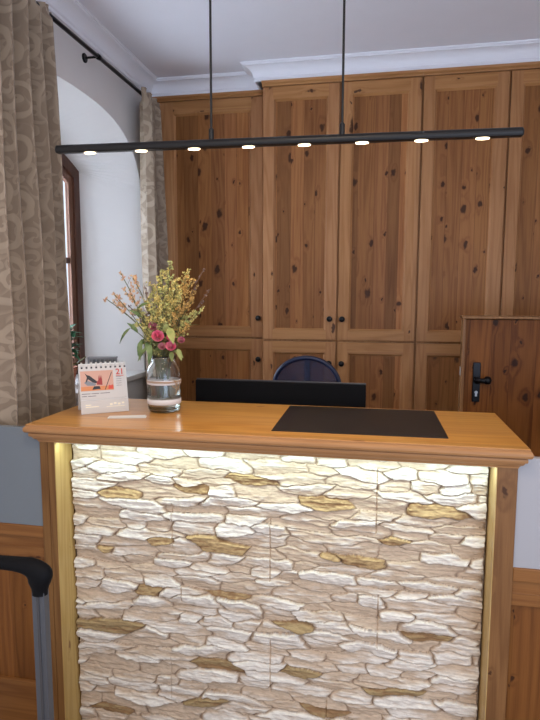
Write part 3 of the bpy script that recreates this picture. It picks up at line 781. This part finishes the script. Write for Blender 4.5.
for x, y, z, k in Yt:
    if k == 'Y': sprig('goldenrod_sprig', (x, y, z), M_flY, M_stem, 'fluffy yellow-green sprig standing in the flower jar', 'flower sprig', 'yellow-green sprigs in the jar', .0062, 190, .038, .19, 6)
    else: sprig('statice_sprig', (x, y, z), M_flO, M_stem, 'golden brown sprig on the right side of the flower jar', 'flower sprig', 'golden brown sprigs in the jar', .006, 150, .036, .17, 5)
for x, y, z in [(-.712,.33,1.585),(-.64,.32,1.690),(-.592,.33,1.672),(-.622,.31,1.622),(-.680,.34,1.602),(-.585,.29,1.605),(-.66,.31,1.555)]:
    sprig('peach_statice', (x, y, z), M_flP, M_stem, 'loose peach-coloured sprig leaning left out of the flower jar', 'flower sprig', 'peach sprigs in the jar', .009, 22, .03, .09, 0)
for x, y, z, lb_ in [(-.538,.33,1.635,'dusky purple sprig upright among the yellow flowers'),(-.60,.30,1.56,'dusky brown sprig drooping under the peach flowers')]:
    sprig('dusky_sprig', (x, y, z), M_flV, M_stemd, lb_, 'flower sprig', None, .005, 70, .012, .14)
for x, y, z, lb_ in [(-.292,.35,1.712,'thin brown twig rising highest on the right of the bouquet'),(-.262,.33,1.628,'thin brown twig reaching furthest right out of the bouquet')]:
    sprig('dried_twig', (x, y, z), M_flV, M_stemd, lb_, 'twig', None, .005, 22, .018, .12)
def rose(tip, r, mat, label):
    o = thing('rose', (JX, JY, JZ+.03), label, 'rose')
    P = stem_pts(tip); b = MB(); b.tube(P, .0022, 6); b.build('stem', M_stem, o)
    b = MB(); T = Vector(tip); ax = Vector((.35, -.8, .5)).normalized(); u = ax.orthogonal().normalized(); v = ax.cross(u)
    for L in range(5):
        n = 3+L; rr_ = r*(.28+.18*L)
        for k in range(n):
            a = 2*math.pi*(k+.37*L)/n; half = 1.15*math.pi/n+.15
            rows = []
            for i in range(5):
                s = i/4
                h = -r*.55+(r*1.05-.1*L*r)*s; rad = rr_*(math.sin(.35+s*1.35))*(1+(.12*L*.5*s*s))
                row = []
                for j in range(5):
                    w_ = (j/4-.5)*2; aa = a+w_*half*(math.sin(.5+s*1.6))
                    q_ = T+(u*math.cos(aa)+v*math.sin(aa))*(rad*(1-.06*abs(w_)))+ax*(h-abs(w_)**2*r*.25*s)
                    row.append(tuple(q_))
                rows.append(row)
            for i in range(4):
                for j in range(4): b.quad(rows[i][j], rows[i][j+1], rows[i+1][j+1], rows[i+1][j])
    b.lathe([(0, -r*.1), (r*.2, 0), (r*.15, r*.25), (0, r*.3)], tuple(T), 'z', 8)
    b.build('bloom', mat, o, smooth=True)
    b = MB()
    for k in range(5): a = 6.28*k/5; b.leaf(T-ax*r*.5, (u*math.cos(a)+v*math.sin(a))*1.0+ax*.3, r*.9, r*.35, bend=-.2)
    b.build('sepals', M_leaf, o)
rose((-.462,.262,1.441), .021, M_rose, 'largest bright pink rose, at the front of the flower jar')
rose((-.490,.285,1.480), .016, M_rosed, 'faded dusky pink rose, the uppermost of the roses')
rose((-.412,.275,1.436), .015, M_rose, 'small pink rose just right of the largest one')
rose((-.408,.262,1.402), .0175, M_rose, 'pink rose lowest on the right, above the jar rim')
rose((-.445,.262,1.400), .013, M_rosed, 'small faded rose low between the pink ones')
rose((-.372,.285,1.425), .012, M_rosed, 'small dark rose at the right edge of the roses')
def leafbranch(tip, specs, label, mat=M_leaf, stalk=True):
    o = thing('leafy_stem', (JX, JY, JZ+.03), label, 'leafy stem')
    P = stem_pts(tip); b = MB(); b.tube(P, .0016, 5); b.build('stem', M_stem, o)
    for (t, d, L, W) in specs:
        i = min(len(P)-1, int(t*(len(P)-1))); b = MB(); b.leaf(P[i], d, L, W*.8, bend=.25, up=(0, -.6, .8)); b.build('leaf', mat, o, smooth=True)
R_ = rnd.uniform
leafbranch((-.585,.28,1.47), [(1, (-.9,-.1,-.8), .085, .028), (.85, (-.5,-.3,-.9), .075, .028), (.9, (-.3,-.4,.6), .06, .026), (.7, (-.9,0,.1), .06, .022)], 'green leafy stem drooping furthest left from the bouquet')
leafbranch((-.535,.27,1.425), [(1, (-.15,-.2,-1), .085, .032), (.85, (-.7,-.3,-.7), .08, .028), (.9, (.5,-.4,-.7), .06, .026), (.75, (-.2,-.5,-.9), .065, .028)], 'leafy stem hanging down over the left of the jar rim')
leafbranch((-.56,.29,1.545), [(1, (.7,-.2,.5), .07, .03), (.85, (-.8,-.2,.2), .07, .026), (.95, (-.5,-.3,.5), .06, .024), (.7, (.4,-.6,-.1), .06, .03)], 'broad-leaved stem below the peach flowers')
leafbranch((-.415,.265,1.475), [(1, (.25,-.35,-.4), .075, .042), (.97, (-.1,-.4,.8), .05, .03), (.85, (.8,-.2,.2), .055, .022)], 'pale broad leaf hanging above the roses', M_leafy)
leafbranch((-.385,.28,1.39), [(1, (.4,-.3,-.9), .05, .026), (.9, (.8,-.3,-.4), .05, .022), (.8, (.2,-.5,-.9), .04, .026)], 'short leaves over the right of the jar rim', M_leafy)
leafbranch((-.50,.275,1.405), [(1, (.1,-.5,-.8), .06, .03), (.9, (-.6,-.5,-.2), .055, .026), (.85, (.7,-.5,.1), .05, .026), (.95, (.1,-.5,.8), .06, .028)], 'dark leaves around the largest rose')
leafbranch((-.43,.34,1.50), [(1, (.8,-.2,.3), .06, .02), (.9, (.9,-.2,-.2), .06, .02), (.85, (-.4,-.5,.6), .06, .024), (.95, (.2,-.6,.7), .06, .022), (.7, (.7,-.5,0), .05, .02)], 'narrow-leaved stem behind the roses')

# ------------------------------------------------------------------ desk calendar
cal = thing('desk_calendar', (-.695, .26, 1.1206), 'white flip calendar with bird photo standing on the counter', 'calendar')
O = Vector((-.768, .195, 1.1206)); U = Vector((.808, .589, 0)).normalized(); Nf = Vector((U.y, -U.x, 0)); Wc, Hc = .190, .206
T_ = (Vector((0, 0, 1))*.972-Nf*.235).normalized()      # slope of the page
Nr = U.cross(T_).normalized()
if Nr.dot(Nf) < 0: Nr = -Nr
def cp(u, v, w=0): return tuple(O+U*u+T_*v+Nr*w)
def slab(b, u0, u1, v0, v1, w0, w1, m=0):
    Mx = Matrix((U, T_, Nr)).transposed().to_4x4(); Mx.translation = O
    b.box(u0, u1, v0, v1, w0, w1, m, M=Mx)
b = MB(); slab(b, 0, Wc, 0, Hc, -.0016, 0)
bk = O-Nf*.105
t1 = Vector(cp(0, Hc)); t2 = Vector(cp(Wc, Hc)); b2 = bk+U*Wc
for dd in (Vector((0, 0, 0)),):
    b.quad(tuple(t2-Nf*.003), tuple(t1-Nf*.003), tuple(bk), tuple(b2))
    b.quad(tuple(t1-Nf*.0045), tuple(t2-Nf*.0045), tuple(b2-Nf*.0015), tuple(bk-Nf*.0015))
b.build('stand', M_white, cal)
b = MB(); slab(b, .001, Wc-.002, .058, Hc-.004, .0004, .0016); b.build('page', M_paper, cal)
b = MB(); slab(b, .0, Wc, .001, .056, .0006, .0030); b.build('front_strip', M_paper, cal)
b = MB()
slab(b, .004, .135, .094, Hc-.03, .0018, .0022, 0)
slab(b, .004, .135, .094, .112, .0022, .0024, 1)
def cpoly(b, pts, w, m): b.poly([cp(u, v, w) for u, v in pts], m)
cpoly(b, [(.022,.168),(.030,.160),(.042,.156),(.052,.146),(.062,.138),(.070,.130),(.066,.124),(.052,.128),(.042,.136),(.034,.142),(.026,.128),(.024,.132),(.030,.150)], .0026, 2)
cpoly(b, [(.018,.128),(.030,.138),(.046,.130),(.066,.122),(.060,.114),(.030,.116)], .0025, 4)
cpoly(b, [(.068,.118),(.090,.116),(.089,.158),(.086,.142),(.082,.160),(.079,.142),(.076,.158),(.074,.136),(.068,.130)], .0027, 3)
cpoly(b, [(.048,.098),(.082,.100),(.078,.112),(.056,.112)], .0027, 2)
cpoly(b, [(.098,.096),(.101,.096),(.131,.168),(.128,.168)], .0028, 2)
cpoly(b, [(.112,.098),(.132,.098),(.132,.116),(.122,.112),(.116,.116)], .0027, 5)
b.build('photo', [M_peach, M_orange, M_dark, M_redd, M_greypl, M_red], cal)
b = MB()
for v, segs in ((.081, ((.006,.040),(.044,.075),(.079,.118))), (.071, ((.006,.026),(.030,.062)))):
    for u0, u1 in segs: slab(b, u0, u1, v, v+.0025, .0018, .0020)
for k in range(5): slab(b, .146, .168, .110+k*.009, .1115+k*.009, .0018, .0020)
b.build('printed_lines', M_txt, cal)
b = MB()
for v, segs in ((.034, ((.018,.040),)), (.026, ((.018,.070),))):
    for u0, u1 in segs: slab(b, u0, u1, v, v+.004, .0032, .0034)
for k in range(4): slab(b, .115+k*.016, .125+k*.016, .030+(k % 2)*.004, .038+(k % 2)*.003, .0032, .0034)
slab(b, .100, .175, .024, .0265, .0032, .0034)
b.build('gold_print', M_gold, cal)
def text_part(s, size, mat, parent, name, M):
    cu = bpy.data.curves.new(name, 'FONT'); cu.body = s; cu.size = size; cu.extrude = .0002; cu.offset = size*.02
    ob = bpy.data.objects.new(name, cu); COL.objects.link(ob)
    dg = bpy.context.evaluated_depsgraph_get(); me_ = bpy.data.meshes.new_from_object(ob.evaluated_get(dg))
    bpy.data.objects.remove(ob); me_.transform(M); me_.materials.append(mat)
    o = bpy.data.objects.new(name, me_); COL.objects.link(o); o.parent = parent; return o
Mx = Matrix((U, T_, Nr)).transposed().to_4x4(); Mx.translation = Vector(cp(.146, .157, .0019))-Vector(cal['_o'])
text_part('21', .034, M_red, cal, 'date_number', Mx)
b = MB(); slab(b, .146, .178, .150, .1525, .0018, .0020); b.build('month_line', M_red, cal)
b = MB()
for k in range(10):
    u = .010+.0192*k
    b.tube([cp(u, Hc-.004+.010*math.sin(a), .009*math.cos(a)-.003) for a in [2*math.pi*i/14 for i in range(14)]], .0013, 6, closed=True)
    b.tube([cp(u+.004, Hc-.004+.010*math.sin(a), .009*math.cos(a)-.003) for a in [2*math.pi*i/14 for i in range(14)]], .0013, 6, closed=True)
b.build('wire_binding', M_white, cal)
b = MB()
for k in range(10): slab(b, .008+.0192*k, .0155+.0192*k, Hc-.020, Hc-.012, .0017, .0019)
b.build('punched_holes', M_dark, cal)

# slotted rack behind the calendar
rk = thing('letter_rack', (-.77, .43, 1.1206), 'small grey slotted rack behind the calendar', 'rack')
Mr = Matrix.Translation((-.795, .435, 1.1206)) @ Matrix.Rotation(.30, 4, 'Z')
b = MB(); b.box(-.06, .06, -.02, .03, 0, .004, M=Mr); b.box(-.06, .06, .026, .030, 0, .202, M=Mr); b.build('base', M_greypl, rk)
b = MB(); b.box(-.062, .062, -.006, .034, .20, .209, M=Mr)
for k in range(8): b.box(-.062+k*.0168, -.056+k*.0168, -.006, .0, .004, .20, M=Mr)
b.build('slotted_front', M_greypl, rk)

# small card on the counter
b = MB(); Mc = Matrix.Translation((-.566, .188, 1.1206)) @ Matrix.Rotation(.28, 4, 'Z')
b.box(-.074, .074, -.02, .02, 0, .0015, M=Mc)
b.box(-.068, .070, -.017, .021, .0025, .004, M=Mc @ Matrix.Rotation(.05, 4, 'Z'))
b.box(-.074, -.070, -.02, .02, .001, .003, M=Mc)
tag(b.build('paper_sachet', M_white, origin=(-.566, .188, 1.1206), bevel=.0006), 'small flat white paper sachet lying before the jar', 'paper')

# house plant on the sill
pl = thing('house_plant', (-1.30, .99, 1.10), 'green spiky house plant on the window sill beside the curtain', 'plant')
b = MB(); b.lathe([(.04, 0), (.055, .09), (.06, .09), (.06, .105), (.052, .105), (.045, .08), (0, .08)], (-1.30, .99, 1.1005), 'z', 28); b.build('pot', M_terra, pl, smooth=False)
b = MB(); b.tube([(-1.30, .99, 1.18), (-1.302, 1.0, 1.25), (-1.298, 1.03, 1.33)], .006, 8); b.tube([(-1.30, .99, 1.2), (-1.27, 1.05, 1.22), (-1.20, 1.02, 1.26)], .004, 8); b.build('stem', M_stem, pl)
b = MB()
for k in range(60):
    a = rnd.uniform(0, 6.28); z = rnd.uniform(1.27, 1.42)
    b.leaf((-1.30+.008*math.cos(a), 1.03+.008*math.sin(a), z), (math.cos(a), math.sin(a), rnd.uniform(-.2, .9)), rnd.uniform(.045, .08), .03, bend=.25)
b.build('foliage', M_succ, pl, smooth=True)

# ------------------------------------------------------------------ suitcase with raised handle
sx_, sy_ = -.386, -.70
su = thing('suitcase', (sx_-.12, sy_, FLOOR), 'wheeled suitcase with raised black telescopic handle, left of the desk', 'suitcase')
b = MB(); b.box(sx_-.35, sx_+.11, sy_-.02, sy_+.22, FLOOR+.05, .27); b.build('shell', M_navy, su, bevel=.04)
for xx in (sx_-.29, sx_+.05):
    for yy in (sy_+.03, sy_+.17):
        b = MB(); b.lathe([(0, -.012), (.026, -.01), (.026, .01), (0, .012)], (xx, yy, FLOOR+.0265), 'x', 16); b.build('wheel', M_blackpl, su)
for k, xx in enumerate((sx_, sx_-.24)):
    b = MB(); b.box(xx-.0165, xx+.0165, sy_-.01, sy_+.012, .20, .895)
    b.box(xx-.004, xx+.004, sy_-.0125, sy_-.009, .35, .89, 1)
    b.build('telescopic_tube', [M_alu, M_moned], su, bevel=.004)
def gripsec(p, w_, h_, t_):
    t_ = Vector(t_).normalized(); s = Vector((0, 1, 0)); n = s.cross(t_)
    return [tuple(Vector(p)+s*(w_*math.cos(a))+n*(h_*math.sin(a))) for a in [2*math.pi*i/20 for i in range(20)]]
# grip: one bent body from tube to tube
secs = []
pathg = [((sx_, sy_, .880), .016, .019, (0, 0, 1)), ((sx_, sy_, .895), .0165, .020, (0, 0, 1)), ((sx_+.003, sy_, .910), .022, .028, (-.15, 0, 1)), ((sx_+.005, sy_, .928), .025, .038, (-.5, 0, 1)),
         ((sx_-.012, sy_, .944), .023, .026, (-1, 0, .55)), ((sx_-.035, sy_, .950), .022, .0195, (-1, 0, .1)), ((sx_-.07, sy_, .951), .021, .0155, (-1, 0, 0)), ((sx_-.12, sy_, .950), .021, .015, (-1, 0, 0))]
mir = [((2*(sx_-.12)-p[0], p[1], p[2]), w_, h_, (t_[0], 0, -t_[2])) for (p, w_, h_, t_) in reversed(pathg[:-1])]
b = MB(); R0 = None
for p, w_, h_, t_ in pathg+mir:
    r_ = gripsec(p, w_, h_, t_)
    n = len(b.v); b.v += r_
    if R0 is not None:
        for i in range(20): j = (i+1) % 20; b.f.append((R0+i, R0+j, n+j, n+i)); b.m.append(0)
    else: b.f.append(tuple(range(n, n+20))); b.m.append(0)
    R0 = n
b.f.append(tuple(reversed(range(R0, R0+20)))); b.m.append(0)
o = b.build('grip', M_blackpl, su, smooth=True)
md = o.modifiers.new('sub', 'SUBSURF'); md.levels = 2; md.render_levels = 2

# ------------------------------------------------------------------ light
def lamp(kind, name, loc, energy, color, **kw):
    l = bpy.data.lights.new(name, kind); l.energy = energy; l.color = color
    for k, v in kw.items(): setattr(l, k, v)
    o = bpy.data.objects.new(name, l); COL.objects.link(o); o.location = loc; return o
for i, p in enumerate(leds):
    lamp('SPOT', 'lamp_spot', (p.x, p.y, p.z-.008), 2.6, (1, .78, .52), spot_size=2.0, spot_blend=.9, shadow_soft_size=.015)
st = lamp('AREA', 'counter_strip_light', (0, .058, 1.0405), 2.5, (.74, .98, .95), shape='RECTANGLE', size=1.57, size_y=.02)
st.rotation_euler = (math.radians(8), 0, 0)
wd = lamp('AREA', 'window_daylight', (-1.72, .95, 1.8), 29, (.72, .84, 1), shape='RECTANGLE', size=1.25, size_y=1.1)
wd.rotation_euler = (0, -math.pi/2, 0)
for x, y, e in ((.2, -1.5, 15), (1.3, -2.4, 11), (-.4, -2.8, 12)):
    lamp('AREA', 'added_warm_fill', (x, y, CEIL-.05), e, (1, .80, .58), shape='DISK', size=.5)  # added warm fill from overhead, unseen and without a fixture
cool_fill = lamp('AREA', 'added_cool_ceiling_fill', (1.9, -3.3, .9), 30, (.62, .74, 1), shape='RECTANGLE', size=1.6, size_y=1.5)  # added cool fill from the rear, aimed up to brighten the ceiling
cool_fill.rotation_euler = (Vector((1.0, .6, 3.4))-Vector((1.9, -3.3, .9))).to_track_quat('-Z', 'Y').to_euler()
W = bpy.data.worlds.new('world'); S.world = W; W.use_nodes = True
bg = W.node_tree.nodes['Background']; bg.inputs[0].default_value = (.74, .84, 1.0, 1); bg.inputs[1].default_value = 1.2

S.view_settings.view_transform = 'Standard'; S.view_settings.look = 'None'
S.view_settings.exposure = .22; S.view_settings.gamma = 1; S.view_settings.use_curve_mapping = False
for o in bpy.data.objects:
    if '_o' in o: del o['_o']
